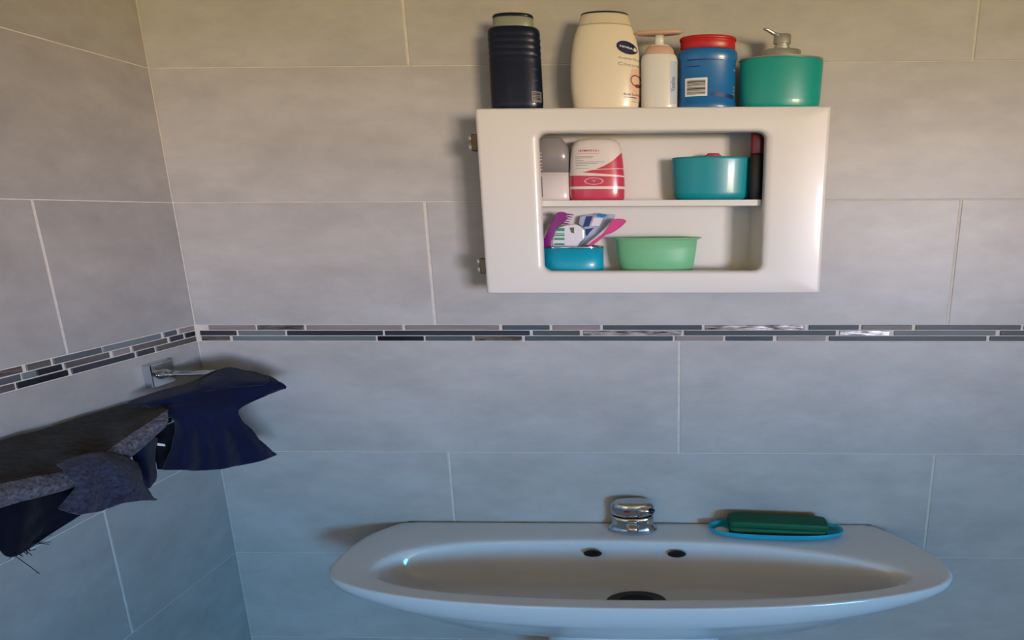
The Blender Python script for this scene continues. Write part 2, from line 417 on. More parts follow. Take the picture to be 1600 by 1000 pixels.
lathe('collar', [(0.0197, 0.168), (0.0202, 0.1695), (0.0202, 0.186), (0.0196, 0.188)], M_GREYCAP, b, sx=WX, sy=0.95, power=2.2)
lathe('cap', [(0.0198, 0.188), (0.0204, 0.189), (0.0202, 0.1925), (0.0190, 0.1945)], M_NAVYP, b, sx=WX, sy=0.95, power=2.2)
sf = Surf([(r, zz) for r, zz in NP if zz < 0.1], WX, 0.95, (0, 0), 2.3)
barcode(sf, 0.0375, 0.0548, 0.020, 0.041, b, M_GREYP, M_BLACKP, seed=3)
for i, zz in enumerate((0.062, 0.084, 0.112)):
    decal('print_line', sf, 0.040, 0.050, zz, zz + 0.0018, M_DIMP, b, 0.0012, nz=1)

# -- cream lotion bottle
M_CREAM = mat('cream_bottle_plastic', (226, 214, 190), 0.30, coat=0.3, sss=0.1, noise=((3, 3, 3), (222, 209, 184), 0.3))
M_CREAM_CAP = mat('cream_cap_plastic', (208, 195, 172), 0.42, noise=((4, 4, 4), (203, 190, 166), 0.3))
M_LOGO = mat('logo_navy', (24, 24, 72), 0.35, noise=((9, 9, 9), (21, 21, 64), 0.3))
M_PINKP = mat('pink_print', (214, 172, 148), 0.4, noise=((9, 9, 9), (222, 188, 162), 0.3))
c = (1.0520, -0.068)
b = empty('lotion_bottle', (c[0], c[1], TOP), 'large cream lotion bottle with a navy oval emblem and pale flat cap on the cabinet', 'bottle')
LP = [(0.0300, 0.0), (0.0325, 0.003), (0.0336, 0.012), (0.0348, 0.03), (0.0357, 0.05), (0.0358, 0.075), (0.0352, 0.10), (0.0340, 0.12), (0.0322, 0.14), (0.0300, 0.155), (0.0276, 0.166), (0.0270, 0.170)]
lathe('bottle_body', LP, M_CREAM, b, sx=WX, sy=0.85, n=56)
lathe('cap', [(0.0270, 0.1705), (0.0266, 0.172), (0.0252, 0.180), (0.0240, 0.1895), (0.0232, 0.1915)], M_CREAM_CAP, b, sx=WX, sy=0.85, n=56)
lathe('cap_top', [(0.0238, 0.1912), (0.0236, 0.1932), (0.0222, 0.1948)], M_LOGO, b, sx=WX, sy=0.85, n=56)
sf = Surf(LP, WX, 0.85, (0, 0))
oval('emblem', sf, 0.0475, 0.1235, 0.0215, 0.0125, M_LOGO, b, tilt=-0.16)
lettering('emblem_lettering', 'NIVEA', sf, 0.0462, 0.1237, 0.0040, M_WHITEP, b, wide=1.75, tilt=-0.16, off=0.0011, bold=0.02)
lettering('script_lettering', 'Creamy Flower', sf, 0.030, 0.1035, 0.0045, M_GREYP, b, wide=1.35, tilt=-0.06, off=0.0009, align='LEFT')
lettering('script_lettering', 'Cocoa', sf, 0.028, 0.0915, 0.0064, M_GREYP, b, wide=1.9, tilt=-0.05, off=0.0009, align='LEFT')
decal('blossom_tint', sf, 0.048, 0.0735, 0.022, 0.084, M_PINKP, b, 0.0005, fx=lambda x, z: (x + 0.010 * abs(z - 0.053) / 0.031 * (0.0735 - x) / 0.0255, z))
oval('blossom', sf, 0.066, 0.060, 0.0115, 0.0115, mat('blossom_line', (120, 60, 56), 0.4, noise=((9, 9, 9), (110, 52, 48), 0.3)), b, hole=0.82, off=0.0012, tilt=-0.1)
oval('blossom_centre', sf, 0.0690, 0.050, 0.0055, 0.0036, MATS['blossom_line'], b, off=0.0013)
lettering('script_lettering', 'Body Lotion', sf, 0.040, 0.0325, 0.0045, M_LOGO, b, wide=1.2, off=0.0011, align='LEFT')
decal('print_line', sf, 0.040, 0.0660, 0.0260, 0.0272, M_LOGO, b, 0.0011, nz=1)
decal('print_line', sf, 0.056, 0.0690, 0.0180, 0.0190, M_GREYP, b, 0.0011, nz=1)

# -- pump bottle
M_MILK = mat('milky_bottle_plastic', (220, 216, 208), 0.28, coat=0.3, noise=((3, 3, 3), (214, 210, 202), 0.3))
M_PEACH = mat('peach_pump_plastic', (204, 164, 142), 0.4, noise=((4, 4, 4), (198, 158, 136), 0.3))
M_BLUEP = mat('blue_print', (96, 100, 142), 0.4, noise=((40, 40, 40), (136, 142, 172), 0.2))
c = (1.1668, -0.080)
b = empty('pump_bottle', (c[0], c[1], TOP), 'small white pump bottle with a flat peach pump head, between lotion bottle and blue jar', 'bottle')
PP = [(0.0165, 0.0), (0.0178, 0.002), (0.0182, 0.01), (0.0182, 0.100), (0.0172, 0.108), (0.0160, 0.111)]
lathe('bottle_body', PP, M_MILK, b, sx=WX, sy=1.0, power=2.2)
lathe('collar', [(0.0150, 0.111), (0.0152, 0.112), (0.0142, 0.121), (0.0118, 0.1265), (0.0105, 0.1275)], M_PEACH, b, sx=WX, sy=1.0)
lathe('neck_ring', [(0.0100, 0.1272), (0.0100, 0.1290), (0.0048, 0.1296)], M_WHITEP, b, sx=WX, sy=1.0, n=24)
lathe('pump_stem', [(0.0046, 0.129), (0.0044, 0.150)], M_MILK, b, sx=WX, sy=1.0, n=20)
def pump_head():
    rings = []
    for (s, zz) in ((0.55, 0.1485), (0.86, 0.1500), (1.0, 0.1530), (0.93, 0.1560), (0.60, 0.1575)):
        ring = []
        for j in range(32):
            a = 2 * math.pi * j / 32; x = math.cos(a); y = math.sin(a)
            X = x * 0.050 * s - (0.003 if x < 0 else 0)
            ring.append((X, y * 0.0125 * s - 0.002 * x, zz + (0.0010 if x > 0 else 0.0) * abs(x)))
        rings.append(ring)
    return loft('pump_head', rings, M_PEACH, b)
pump_head()
sf = Surf(PP, WX, 1.0, (0, 0), 2.2)
decal('side_label', sf, 0.0235, 0.0365, 0.012, 0.096, mat('pale_blue_label', (176, 186, 206), 0.4, noise=((9, 9, 9), (186, 194, 210), 0.3)), b, 0.0006, nz=4)
lettering('side_lettering', 'Vaseline', sf, 0.0290, 0.051, 0.0060, M_BLUEP, b, wide=1.5, rot=math.pi / 2, off=0.0011, bold=0.03)

# -- blue jar with a red lid
M_JAR = mat('blue_jar_plastic', (14, 104, 168), 0.30, coat=0.25, noise=((3, 3, 3), (10, 96, 158), 0.3))
M_REDLID = mat('red_lid_plastic', (186, 24, 30), 0.35, noise=((3, 3, 3), (176, 20, 26), 0.3))
M_DKBLUE = mat('dark_blue_print', (12, 44, 112), 0.35, noise=((9, 9, 9), (10, 38, 100), 0.3))
c = (1.2690, -0.070)
b = empty('lidded_jar', (c[0], c[1], TOP), 'bright blue plastic jar with a red lid and white barcode, beside the teal dispenser', 'jar')
JP = [(0.0268, 0.0), (0.0288, 0.002), (0.0294, 0.008), (0.0290, 0.016), (0.0284, 0.018), (0.0284, 0.098), (0.0287, 0.100), (0.0296, 0.103), (0.0298, 0.111), (0.0294, 0.117), (0.0282, 0.1200), (0.0255, 0.1210)]
lathe('jar_body', JP, M_JAR, b, sx=WX, sy=1.0, n=48)
lid = lathe('lid', [(0.0268, 0.1208), (0.0274, 0.1215), (0.0274, 0.136), (0.0272, 0.1385), (0.0284, 0.139), (0.0284, 0.1430), (0.0274, 0.1452), (0.0255, 0.1460)], M_REDLID, b, sx=WX, sy=1.0, n=48)
sf = Surf(JP, WX, 1.0, (0, 0))
barcode(sf, -0.0480, -0.0020, 0.0265, 0.0625, b, M_WHITEP, M_BLACKP, seed=8)
decal('print_line', sf, -0.044, 0.030, 0.0965, 0.0985, M_DKBLUE, b, 0.0009, nz=1)
decal('print_line', sf, -0.044, -0.018, 0.0840, 0.0856, M_DKBLUE, b, 0.0009, nz=1)
decal('print_line', sf, 0.006, 0.054, 0.0270, 0.0350, M_DKBLUE, b, 0.0009, nz=2, fx=lambda x, z: (x, z - 0.10 * (x - 0.006)))
for zz in (0.030, 0.037, 0.044, 0.078):
    decal('print_line', sf, 0.0525, 0.0570, zz, zz + 0.004, M_GREYP, b, 0.0010, nx=3, nz=1)

# -- teal soap dispenser
M_TEAL = mat('teal_ceramic', (14, 152, 140), 0.34, coat=0.15, noise=((3, 3, 3), (12, 144, 134), 0.3))
M_TEALB = mat('petrol_ceramic', (0, 140, 150), 0.34, coat=0.15, noise=((3, 3, 3), (0, 132, 143), 0.3))
M_CYAN = mat('cyan_ceramic', (0, 156, 182), 0.34, coat=0.15, noise=((3, 3, 3), (0, 148, 174), 0.3))
def dispenser():
    b = empty('soap_dispenser', (1.4250, -0.068, TOP), 'squat teal soap dispenser with a brushed steel pump, rightmost on the cabinet', 'dispenser')
    DP = [(0.0340, 0.0), (0.0375, 0.0015), (0.0395, 0.006), (0.0405, 0.020), (0.0418, 0.096), (0.0414, 0.0995)]
    lathe('pot', DP, M_TEAL, b, sx=WX, sy=1.0, n=56)
    sharp(lathe('metal_rim', [(0.0414, 0.0992), (0.0422, 0.1000), (0.0420, 0.1022), (0.0380, 0.1034), (0.020, 0.1040)], M_STEEL, b, sx=WX, sy=1.0, n=56))
    sharp(lathe('pump_collar', [(0.0192, 0.1038), (0.0192, 0.1195), (0.0182, 0.1215), (0.0120, 0.1220)], M_STEEL, b, sx=WX, sy=1.0, n=36))
    sharp(lathe('pump_neck', [(0.0078, 0.1218), (0.0078, 0.1300), (0.0062, 0.1310), (0.0062, 0.1500)], M_STEEL, b, sx=WX, sy=1.0, n=28))
    h = sharp(lathe('pump_head', [(0.0080, 0.1335), (0.0088, 0.1345), (0.0088, 0.1505), (0.0078, 0.1525), (0.0040, 0.1530)], M_STEEL, b, sx=WX, sy=1.0, n=28))
    tube('spout', [(-0.006, -0.003, 0.1495), (-0.022, -0.008, 0.1525), (-0.036, -0.012, 0.1590), (-0.042, -0.0135, 0.1585)], [0.0036, 0.0034, 0.0028, 0.0022], M_STEEL, h, n=12, sx=1.5)
    return b
dispenser()

# ================================================================== UPPER COMPARTMENT
SH = 1.6406
# -- white bottle with grey shoulder
M_OFFW = mat('white_bottle_plastic', (222, 212, 208), 0.22, coat=0.5, noise=((3, 3, 3), (216, 206, 202), 0.3))
M_GREYT = mat('grey_translucent_cap', (140, 134, 132), 0.25, coat=0.4, noise=((3, 3, 3), (132, 126, 124), 0.3))
c = (0.9250, -0.055)
b = empty('toiletry_bottle', (c[0], c[1], SH), 'white bottle with a smoky grey rounded top in the upper left of the cabinet', 'bottle')
WP = [(0.0178, 0.0), (0.0195, 0.002), (0.0200, 0.008), (0.0200, 0.061)]
lathe('bottle_body', WP, M_OFFW, b, sx=WX, sy=0.95, power=3.0)
lathe('cap', [(0.0200, 0.0612), (0.0200, 0.100), (0.0196, 0.110), (0.0172, 0.122), (0.0135, 0.132), (0.0120, 0.1350), (0.0100, 0.1362)], M_GREYT, b, sx=WX, sy=0.95, power=2.8)
sf = Surf([(0.0200, 0.0), (0.0200, 0.13)], WX, 0.95, (0, 0), 3.0)
for i, zz in enumerate((0.066, 0.0725, 0.079, 0.087, 0.094, 0.101)):
    decal('print_line', sf, -0.0300, -0.0160, zz, zz + 0.0016, M_WHITEP, b, 0.0012, nz=1)
decal('side_label', sf, -0.0300, -0.0170, 0.008, 0.052, M_GREYP, b, 0.0009, nz=3)
lettering('side_lettering', '0 1234 5678', sf, -0.0235, 0.030, 0.0040, M_WHITEP, b, wide=1.6, rot=math.pi / 2, off=0.0014)

# -- pink and white roll-on bottle, its print in the material
def rollon_material():
    m = mat('pink_white_print', (216, 205, 196), 0.25, coat=0.4); nt = m.node_tree; N = nt.nodes; Lk = nt.links; bs = N['Principled BSDF']
    tc = N.new('ShaderNodeTexCoord'); sp = N.new('ShaderNodeSeparateXYZ'); Lk.new(tc.outputs['Object'], sp.inputs[0])
    def mth(op, a, b_=None, c_=None):
        n = N.new('ShaderNodeMath'); n.operation = op
        for i, v in enumerate((a, b_, c_)):
            if v is None: continue
            if isinstance(v, (int, float)): n.inputs[i].default_value = v
            else: Lk.new(v, n.inputs[i])
        return n.outputs[0]
    X, Z = sp.outputs['X'], sp.outputs['Z']
    base = mth('LESS_THAN', Z, 0.0245)
    band = mth('MULTIPLY', mth('GREATER_THAN', Z, 0.0300), mth('LESS_THAN', Z, mth('ADD', 0.0520, mth('MULTIPLY', X, -0.03))))
    # swoosh rising to the right
    t = mth('DIVIDE', mth('ADD', X, 0.036), 0.092); t = mth('MAXIMUM', t, 0.0)
    cur = mth('ADD', 0.0585, mth('ADD', mth('MULTIPLY', t, 0.018), mth('MULTIPLY', mth('POWER', t, 3.5), 0.026)))
    low = mth('ADD', 0.0575, mth('MULTIPLY', X, -0.07))
    sw = mth('MULTIPLY', mth('LESS_THAN', Z, cur), mth('MULTIPLY', mth('GREATER_THAN', Z, low), mth('GREATER_THAN', X, -0.036)))
    white_line = mth('LESS_THAN', mth('ABSOLUTE', mth('SUBTRACT', Z, mth('ADD', 0.0640, mth('MULTIPLY', t, 0.004)))), 0.0006)
    mask = mth('MAXIMUM', base, mth('MAXIMUM', band, mth('MULTIPLY', sw, mth('SUBTRACT', 1.0, white_line))))
    mix = N.new('ShaderNodeMix'); mix.data_type = 'RGBA'; Lk.new(mask, mix.inputs['Factor'])
    ns = N.new('ShaderNodeTexNoise'); ns.inputs['Scale'].default_value = 30; Lk.new(tc.outputs['Object'], ns.inputs['Vector'])
    rp = N.new('ShaderNodeValToRGB'); rp.color_ramp.elements[0].color = lin((186, 52, 76)); rp.color_ramp.elements[1].color = lin((196, 60, 84)); Lk.new(ns.outputs[0], rp.inputs[0])
    mix.inputs['A'].default_value = lin((216, 205, 196)); Lk.new(rp.outputs[0], mix.inputs['B'])
    Lk.new(mix.outputs['Result'], bs.inputs['Base Color']); return m
c = (1.0280, -0.060)
b = empty('roll_on_bottle', (c[0], c[1], SH), 'pink and white roll-on bottle with an oval emblem, standing on the cabinet shelf', 'bottle')
RP = [(0.0255, 0.0), (0.0278, 0.0018), (0.0288, 0.006), (0.0293, 0.020), (0.0294, 0.035), (0.0290, 0.055), (0.0281, 0.080), (0.0270, 0.100), (0.0258, 0.114), (0.0236, 0.1235), (0.0205, 0.1285), (0.0160, 0.1310), (0.0080, 0.1322)]
lathe('bottle_body', RP, rollon_material(), b, sx=WX, sy=0.95, n=56, power=2.5)
sf = Surf(RP, WX, 0.95, (0, 0), 2.5)
M_ROSE = mat('rose_print', (190, 62, 92), 0.35, noise=((9, 9, 9), (182, 56, 86), 0.3))
M_PALEROSE = mat('pale_rose_print', (212, 150, 160), 0.35, noise=((9, 9, 9), (206, 142, 152), 0.3))
oval('emblem', sf, -0.004, 0.0410, 0.0215, 0.0078, M_PALEROSE, b, off=0.0007)
oval('emblem_disc', sf, -0.004, 0.0410, 0.0175, 0.0060, M_ROSE, b, off=0.0010)
lettering('emblem_lettering', 'Y', sf, -0.004, 0.0410, 0.0050, M_PALEROSE, b, wide=2.6, off=0.0013, bold=0.03)
lettering('title_lettering', 'ULTIMATE 7 in 1', sf, 0.009, 0.1050, 0.0040, M_ROSE, b, wide=1.15, off=0.0009, align='RIGHT', bold=0.02)
decal('print_line', sf, -0.040, 0.009, 0.0985, 0.1000, M_PALEROSE, b, 0.0009, nz=1)
for zz, x1 in ((0.0925, -0.004), (0.0895, -0.006), (0.0845, -0.026), (0.0810, 0.020), (0.0775, 0.004), (0.0740, -0.018), (0.0675, -0.014)):
    decal('print_line', sf, -0.044, x1, zz, zz + 0.0008, M_GREYP, b, 0.0009, nz=1)

# -- petrol bowl and pink sponge in it
def open_pot(name, loc, prof_out, th, m, label, cat, sy=0.90, part='bowl_body', n=56, power=2.0):
    b = empty(name, loc, label, cat)
    inner = [(max(r - th, 0.003), z + (th if i == 0 else 0)) for i, (r, z) in enumerate(prof_out)]
    inner = [(r, max(z, th)) for r, z in inner]
    P = list(prof_out) + [(prof_out[-1][0] - th * 0.5, prof_out[-1][1] + th * 0.35)] + list(reversed(inner))
    lathe(part, P, m, b, sx=WX, sy=sy, n=n, power=power)
    return b
open_pot('toiletry_bowl', (1.2830, -0.063, SH), [(0.0320, 0.0), (0.0360, 0.0012), (0.0392, 0.006), (0.0405, 0.016), (0.0420, 0.0855), (0.0421, 0.0900)], 0.0022, M_TEALB, 'round petrol-blue bowl on the shelf in the upper right of the cabinet', 'bowl')
M_SPONGE = mat('pink_sponge', (206, 86, 104), 0.85, noise=((90, 90, 90), (184, 66, 86), 0.2), bump=((120, 120, 120), 0.5, 0.002))
sp = lathe('sponge', [(0.006, 0.0), (0.011, 0.003), (0.013, 0.012), (0.013, 0.070), (0.011, 0.086), (0.006, 0.0945)], M_SPONGE, None, sx=2.0, sy=1.2, n=20, loc=(1.2860, -0.060, SH + 0.0062))
tag(sp, 'rounded pink sponge peeping over the rim of the petrol-blue bowl', 'sponge')
# -- maroon bottle at the right
M_MAROON = mat('maroon_plastic', (112, 16, 36), 0.3, coat=0.3, noise=((4, 4, 4), (100, 13, 31), 0.3))
M_DKMAR = mat('near_black_label', (26, 10, 14), 0.4, noise=((4, 4, 4), (22, 8, 12), 0.3))
b = empty('maroon_bottle', (1.3770, -0.0885, SH), 'slim maroon bottle with near-black lower half at the right of the upper shelf', 'bottle')
lathe('cap', [(0.0080, 0.0952), (0.0084, 0.097), (0.0084, 0.143), (0.0080, 0.1460), (0.006, 0.147)], M_MAROON, b, sx=1.75, sy=1.2, n=28, power=2.6)
lathe('bottle_body', [(0.0078, 0.0), (0.0084, 0.002), (0.0084, 0.093), (0.0080, 0.0950)], M_DKMAR, b, sx=1.75, sy=1.2, n=28, power=2.6)

# ================================================================== LOWER COMPARTMENT
BT = 1.4812
cup = empty('toothbrush_cup', (0.9690, -0.066, BT), 'low cyan cup with a shiny metal rim holding the toothbrushes', 'cup')
lathe('cup_body', [(0.0290, 0.0), (0.0318, 0.001), (0.0330, 0.005), (0.0335, 0.055), (0.0318, 0.055), (0.0312, 0.006), (0.006, 0.004)], M_CYAN, cup, sx=WX, sy=1.0, n=56, power=2.3)
sharp(lathe('metal_rim', [(0.0336, 0.0548), (0.0340, 0.0556), (0.0338, 0.0582), (0.0326, 0.0588), (0.0316, 0.0582), (0.0316, 0.0548)], M_CHROME, cup, sx=WX, sy=1.0, n=56, power=2.3, cap0=False, cap1=False))
# green bowl
M_GREEN = mat('pale_green_translucent', (120, 188, 142), 0.42, noise=((3, 3, 3), (114, 182, 136), 0.3), sss=0.3)
g = empty('plastic_bowl', (1.1600, -0.0650, BT), 'pale green translucent plastic bowl with a flared rim in the lower compartment', 'bowl')
GP = [(0.0330, 0.0), (0.0372, 0.001), (0.0388, 0.004), (0.0392, 0.0125), (0.0404, 0.0145), (0.0416, 0.030), (0.0430, 0.050), (0.0440, 0.0715), (0.0470, 0.0745), (0.0492, 0.0768), (0.0490, 0.0778), (0.0462, 0.0762), (0.0434, 0.0728), (0.0420, 0.050), (0.0404, 0.030), (0.0385, 0.015), (0.0378, 0.005), (0.006, 0.0035)]
lathe('bowl_body', GP, M_GREEN, g, sx=WX, sy=0.84, n=64)

# toothbrushes and tube, standing in the cup; outline prisms with real thickness
def prism(name, pts, y, th, m, parent=None, bev=0.0):
    """flat-sided moulding: outline in xz, thickness th about y"""
    n = len(pts); bm = bmesh.new()
    A = [bm.verts.new((p[0], y - th / 2, p[1])) for p in pts]; B = [bm.verts.new((p[0], y + th / 2, p[1])) for p in pts]
    bm.faces.new(A); bm.faces.new(list(reversed(B)))
    for i in range(n): bm.faces.new((A[i], B[i], B[(i + 1) % n], A[(i + 1) % n]))
    bmesh.ops.recalc_face_normals(bm, faces=bm.faces)
    if bev: bmesh.ops.bevel(bm, geom=list(bm.edges), offset=bev, segments=2, affect='EDGES', profile=0.5)
    me = bpy.data.meshes.new(name); bm.to_mesh(me); bm.free()
    return link(name, me, m, parent)
M_PURPLE = mat('purple_plastic', (128, 22, 118), 0.3, coat=0.3, noise=((5, 5, 5), (116, 18, 106), 0.3))
M_BRIST = mat('purple_bristles', (136, 34, 128), 0.6, noise=((60, 60, 60), (120, 24, 112), 0.3))
PURPLE_OUT = [(0.0350, 0.1250), (0.0421, 0.1262), (0.0515, 0.1250), (0.0580, 0.1208), (0.0566, 0.1131), (0.0525, 0.1084), (0.0467, 0.1023), (0.0361, 0.0945), (0.0298, 0.0876), (0.0251, 0.0766), (0.0209, 0.0641), (0.0192, 0.0484), (-0.0072, 0.0484), (-0.0060, 0.0571), (0.0033, 0.0689), (0.0076, 0.0767), (0.0121, 0.0876), (0.0181, 0.0977), (0.0249, 0.1109), (0.0301, 0.1209)]
PURPLE_TINES = [(0.0529, 0.1213), (0.0710, 0.1190), (0.0520, 0.1162), (0.0685, 0.1141), (0.0494, 0.1112), (0.0651, 0.1093), (0.0469, 0.1065), (0.0618, 0.1044), (0.0443, 0.1018), (0.0585, 0.0996)]
PINK_OUT = [(0.0644, 0.1096), (0.0739, 0.1111), (0.0865, 0.1100), (0.0936, 0.1059), (0.0895, 0.1006), (0.0815, 0.0932), (0.0703, 0.0851), (0.0591, 0.0789), (0.0447, 0.0743), (0.0350, 0.0660), (0.0220, 0.0561), (0.0090, 0.0479), (0.0026, 0.0479), (0.0125, 0.0589), (0.0271, 0.0683), (0.0400, 0.0785), (0.0514, 0.0917), (0.0580, 0.1034)]
PACK_OUT = [(-0.0256, 0.1151), (-0.0101, 0.1190), (0.0111, 0.1197), (0.0193, 0.1232), (0.0354, 0.1204), (0.0557, 0.1192), (0.0523, 0.1100), (0.0383, 0.0989), (0.0282, 0.0877), (0.0115, 0.0709), (-0.0086, 0.0556), (-0.0187, 0.0442), (-0.0385, 0.0442), (-0.0182, 0.0621), (-0.0155, 0.0871), (-0.0206, 0.0914), (-0.0294, 0.0991)]
PACK_NAVY = [(-0.0112, 0.1159), (0.0043, 0.1169), (-0.0053, 0.0936), (-0.0200, 0.0920)]
PACK_NAVY_LOW = [(-0.0136, 0.0872), (0.0068, 0.0903), (-0.0040, 0.0799), (-0.0108, 0.0711), (-0.0136, 0.0752)]
PACK_BLUE = [(0.0116, 0.1185), (0.0194, 0.1222), (0.0346, 0.1196), (0.0371, 0.1168), (0.0277, 0.1136), (0.0147, 0.1153)]
PACK_WHITE = [(0.0066, 0.1131), (0.0276, 0.1117), (0.0191, 0.0943), (-0.0004, 0.0943)]
TUBE_OUT = [(-0.0170, 0.0918), (-0.0008, 0.0965), (0.0218, 0.0992), (0.0312, 0.0951), (0.0419, 0.0872), (0.0416, 0.0663), (0.0301, 0.0568), (0.0233, 0.0456), (-0.0325, 0.0458), (-0.0326, 0.0633), (-0.0280, 0.0792)]
TUBE_S0 = [(-0.0252, 0.0905), (-0.0029, 0.0904), (-0.0023, 0.0833), (-0.0279, 0.0834)]
TUBE_S1 = [(-0.0257, 0.0795), (-0.0033, 0.0794), (-0.0025, 0.0775), (-0.0281, 0.0776)]
TUBE_S2 = [(-0.0258, 0.0760), (-0.0034, 0.0759), (-0.0027, 0.0723), (-0.0283, 0.0724)]
TUBE_S3 = [(-0.0261, 0.0687), (-0.0037, 0.0687), (-0.0030, 0.0636), (-0.0287, 0.0637)]
TUBE_S4 = [(-0.0266, 0.0566), (-0.0041, 0.0565), (-0.0035, 0.0517), (-0.0292, 0.0518)]
TUBE_MARK = [(0.0091, 0.0911), (0.0192, 0.0919), (0.0188, 0.0785), (0.0119, 0.0801)]
def flat_print(name, pts, y, m, parent):
    return pydata(name, [(x, y, z) for x, z in pts], [tuple(range(len(pts)))], m, parent)
tb = empty('purple_toothbrush', (0.905, -0.078, 1.49), 'purple toothbrush with five rows of bristles pointing right, leftmost in the cyan cup', 'toothbrush')
prism('handle', PURPLE_OUT, 0, 0.007, M_PURPLE, tb, 0.0016)
for i in range(5):
    (xa, za), (xb, zb) = PURPLE_TINES[2 * i], PURPLE_TINES[2 * i + 1]
    tube('bristle_row', [(xa - 0.004, 0, za), ((xa + xb) / 2, 0, (za + zb) / 2 + 0.0002), (xb, 0, zb)], [0.0017, 0.0014, 0.0006], M_BRIST, tb, n=8, sx=1.2)
M_TUBE = mat('white_tube_plastic', (222, 220, 226), 0.25, coat=0.4, noise=((5, 5, 5), (214, 212, 220), 0.3))
M_GRN = mat('green_print', (70, 146, 118), 0.4, noise=((9, 9, 9), (62, 138, 110), 0.3))
M_OLV = mat('olive_print', (92, 104, 70), 0.4, noise=((9, 9, 9), (84, 96, 62), 0.3))
tt = empty('toothpaste_tube', (0.955, -0.062, 1.49), 'crumpled white toothpaste tube with green stripes standing in the cyan cup', 'tube')
prism('tube_body', TUBE_OUT, 0, 0.014, M_TUBE, tt, 0.003)
for P in (TUBE_S0, TUBE_S1, TUBE_S2, TUBE_S3, TUBE_S4): flat_print('tube_stripe', P, -0.0075, M_GRN, tt)
flat_print('tube_mark', TUBE_MARK, -0.0075, M_OLV, tt)
M_CLEAR = mat('clear_blister_plastic', (172, 178, 200), 0.15, coat=0.6, noise=((40, 40, 20), (140, 148, 176), 0.15))
M_NAVYC = mat('navy_card', (16, 56, 110), 0.5, noise=((9, 9, 9), (12, 48, 100), 0.3))
M_BLUEC = mat('bright_blue_card', (8, 116, 170), 0.5, noise=((9, 9, 9), (6, 106, 160), 0.3))
pk = empty('toothbrush_pack', (1.010, -0.040, 1.49), 'clear and blue plastic toothbrush wrapper leaning right at the back of the cyan cup', 'wrapper')
prism('wrapper_body', PACK_OUT, 0, 0.008, M_CLEAR, pk, 0.0012)
for nm, P, m_ in (('navy_card', PACK_NAVY, M_NAVYC), ('navy_card', PACK_NAVY_LOW, M_NAVYC), ('blue_card', PACK_BLUE, M_BLUEC), ('white_card', PACK_WHITE, M_TUBE)): flat_print(nm, P, -0.0045, m_, pk)
M_PINK = mat('hot_pink_plastic', (214, 62, 134), 0.28, coat=0.4, noise=((5, 5, 5), (204, 54, 124), 0.3))
pb = empty('pink_toothbrush', (1.000, -0.074, 1.49), 'pink toothbrush handle sticking out to the right of the cyan cup', 'toothbrush')
prism('handle', PINK_OUT, 0, 0.007, M_PINK, pb, 0.0016)
wb = box('white_carton', 0.886, 0.925, -0.038, -0.024, BT, 1.6085, M_OFFW, None, 0.001)
tag(wb, 'plain white carton standing behind the purple toothbrush in the lower left corner', 'carton')

# ================================================================== WASHBASIN
M_CERAMIC = mat('white_vitreous_china', (214, 216, 218), 0.10, spec=0.6, coat=0.4, noise=((2, 2, 2), (209, 211, 213), 0.3))
M_DARKHOLE = mat('dark_drain', (20, 18, 17), 0.6, noise=((9, 9, 9), (14, 12, 12), 0.3))
OUT = [(0.47, 0.0), (0.416, -0.053), (0.393, -0.114), (0.388, -0.160), (0.395, -0.195), (0.425, -0.228), (0.480, -0.252), (0.575, -0.277), (0.70, -0.295), (0.86, -0.307), (1.00, -0.3115), (1.113, -0.3125), (1.25, -0.3110), (1.40, -0.304), (1.53, -0.292), (1.64, -0.275), (1.74, -0.252), (1.805, -0.228), (1.836, -0.198), (1.843, -0.165), (1.832, -0.125), (1.800, -0.070), (1.755, -0.020), (1.735, 0.0)]
INN = [(0.560, -0.113), (0.518, -0.135), (0.494, -0.165), (0.492, -0.190), (0.510, -0.213), (0.560, -0.236), (0.65, -0.256), (0.76, -0.269), (0.938, -0.279), (1.132, -0.281), (1.304, -0.278), (1.464, -0.268), (1.601, -0.251), (1.693, -0.232), (1.738, -0.210), (1.735, -0.185), (1.690, -0.160), (1.600, -0.130), (1.480, -0.104), (1.330, -0.086), (1.150, -0.078), (1.0, -0.076), (0.800, -0.080), (0.66, -0.090)]
NA = 160; PC = (1.113, -0.170)
def polar(poly, closed_back=False):
    P = crom(poly + [poly[0]], 8) if not closed_back else crom([p + () for p in poly], 8)
    P = [Vector((p[0], p[1])) for p in P]; n = len(P); out = []
    for j in range(NA):
        a = 2 * math.pi * j / NA; d = Vector((math.cos(a) * 2.2, math.sin(a))); best = None
        for i in range(n):
            A = P[i] - Vector(PC); B = P[(i + 1) % n] - Vector(PC); e_ = B - A
            den = d.x * e_.y - d.y * e_.x
            if abs(den) < 1e-12: continue
            t = (A.x * e_.y - A.y * e_.x) / den; s = (A.x * d.y - A.y * d.x) / den
            if t > 0 and -1e-6 <= s <= 1 + 1e-6: best = t if best is None else max(best, t)
        out.append((PC[0] + d.x * best, PC[1] + d.y * best))
    return out
def v2(l): return [(x, y) for x, y in l]
class _V2: pass
def crom2(P, k): return [Vector((q.x, q.y)) for q in crom([(a, b_, 0.0) for a, b_ in P], k)]
_crom3 = crom
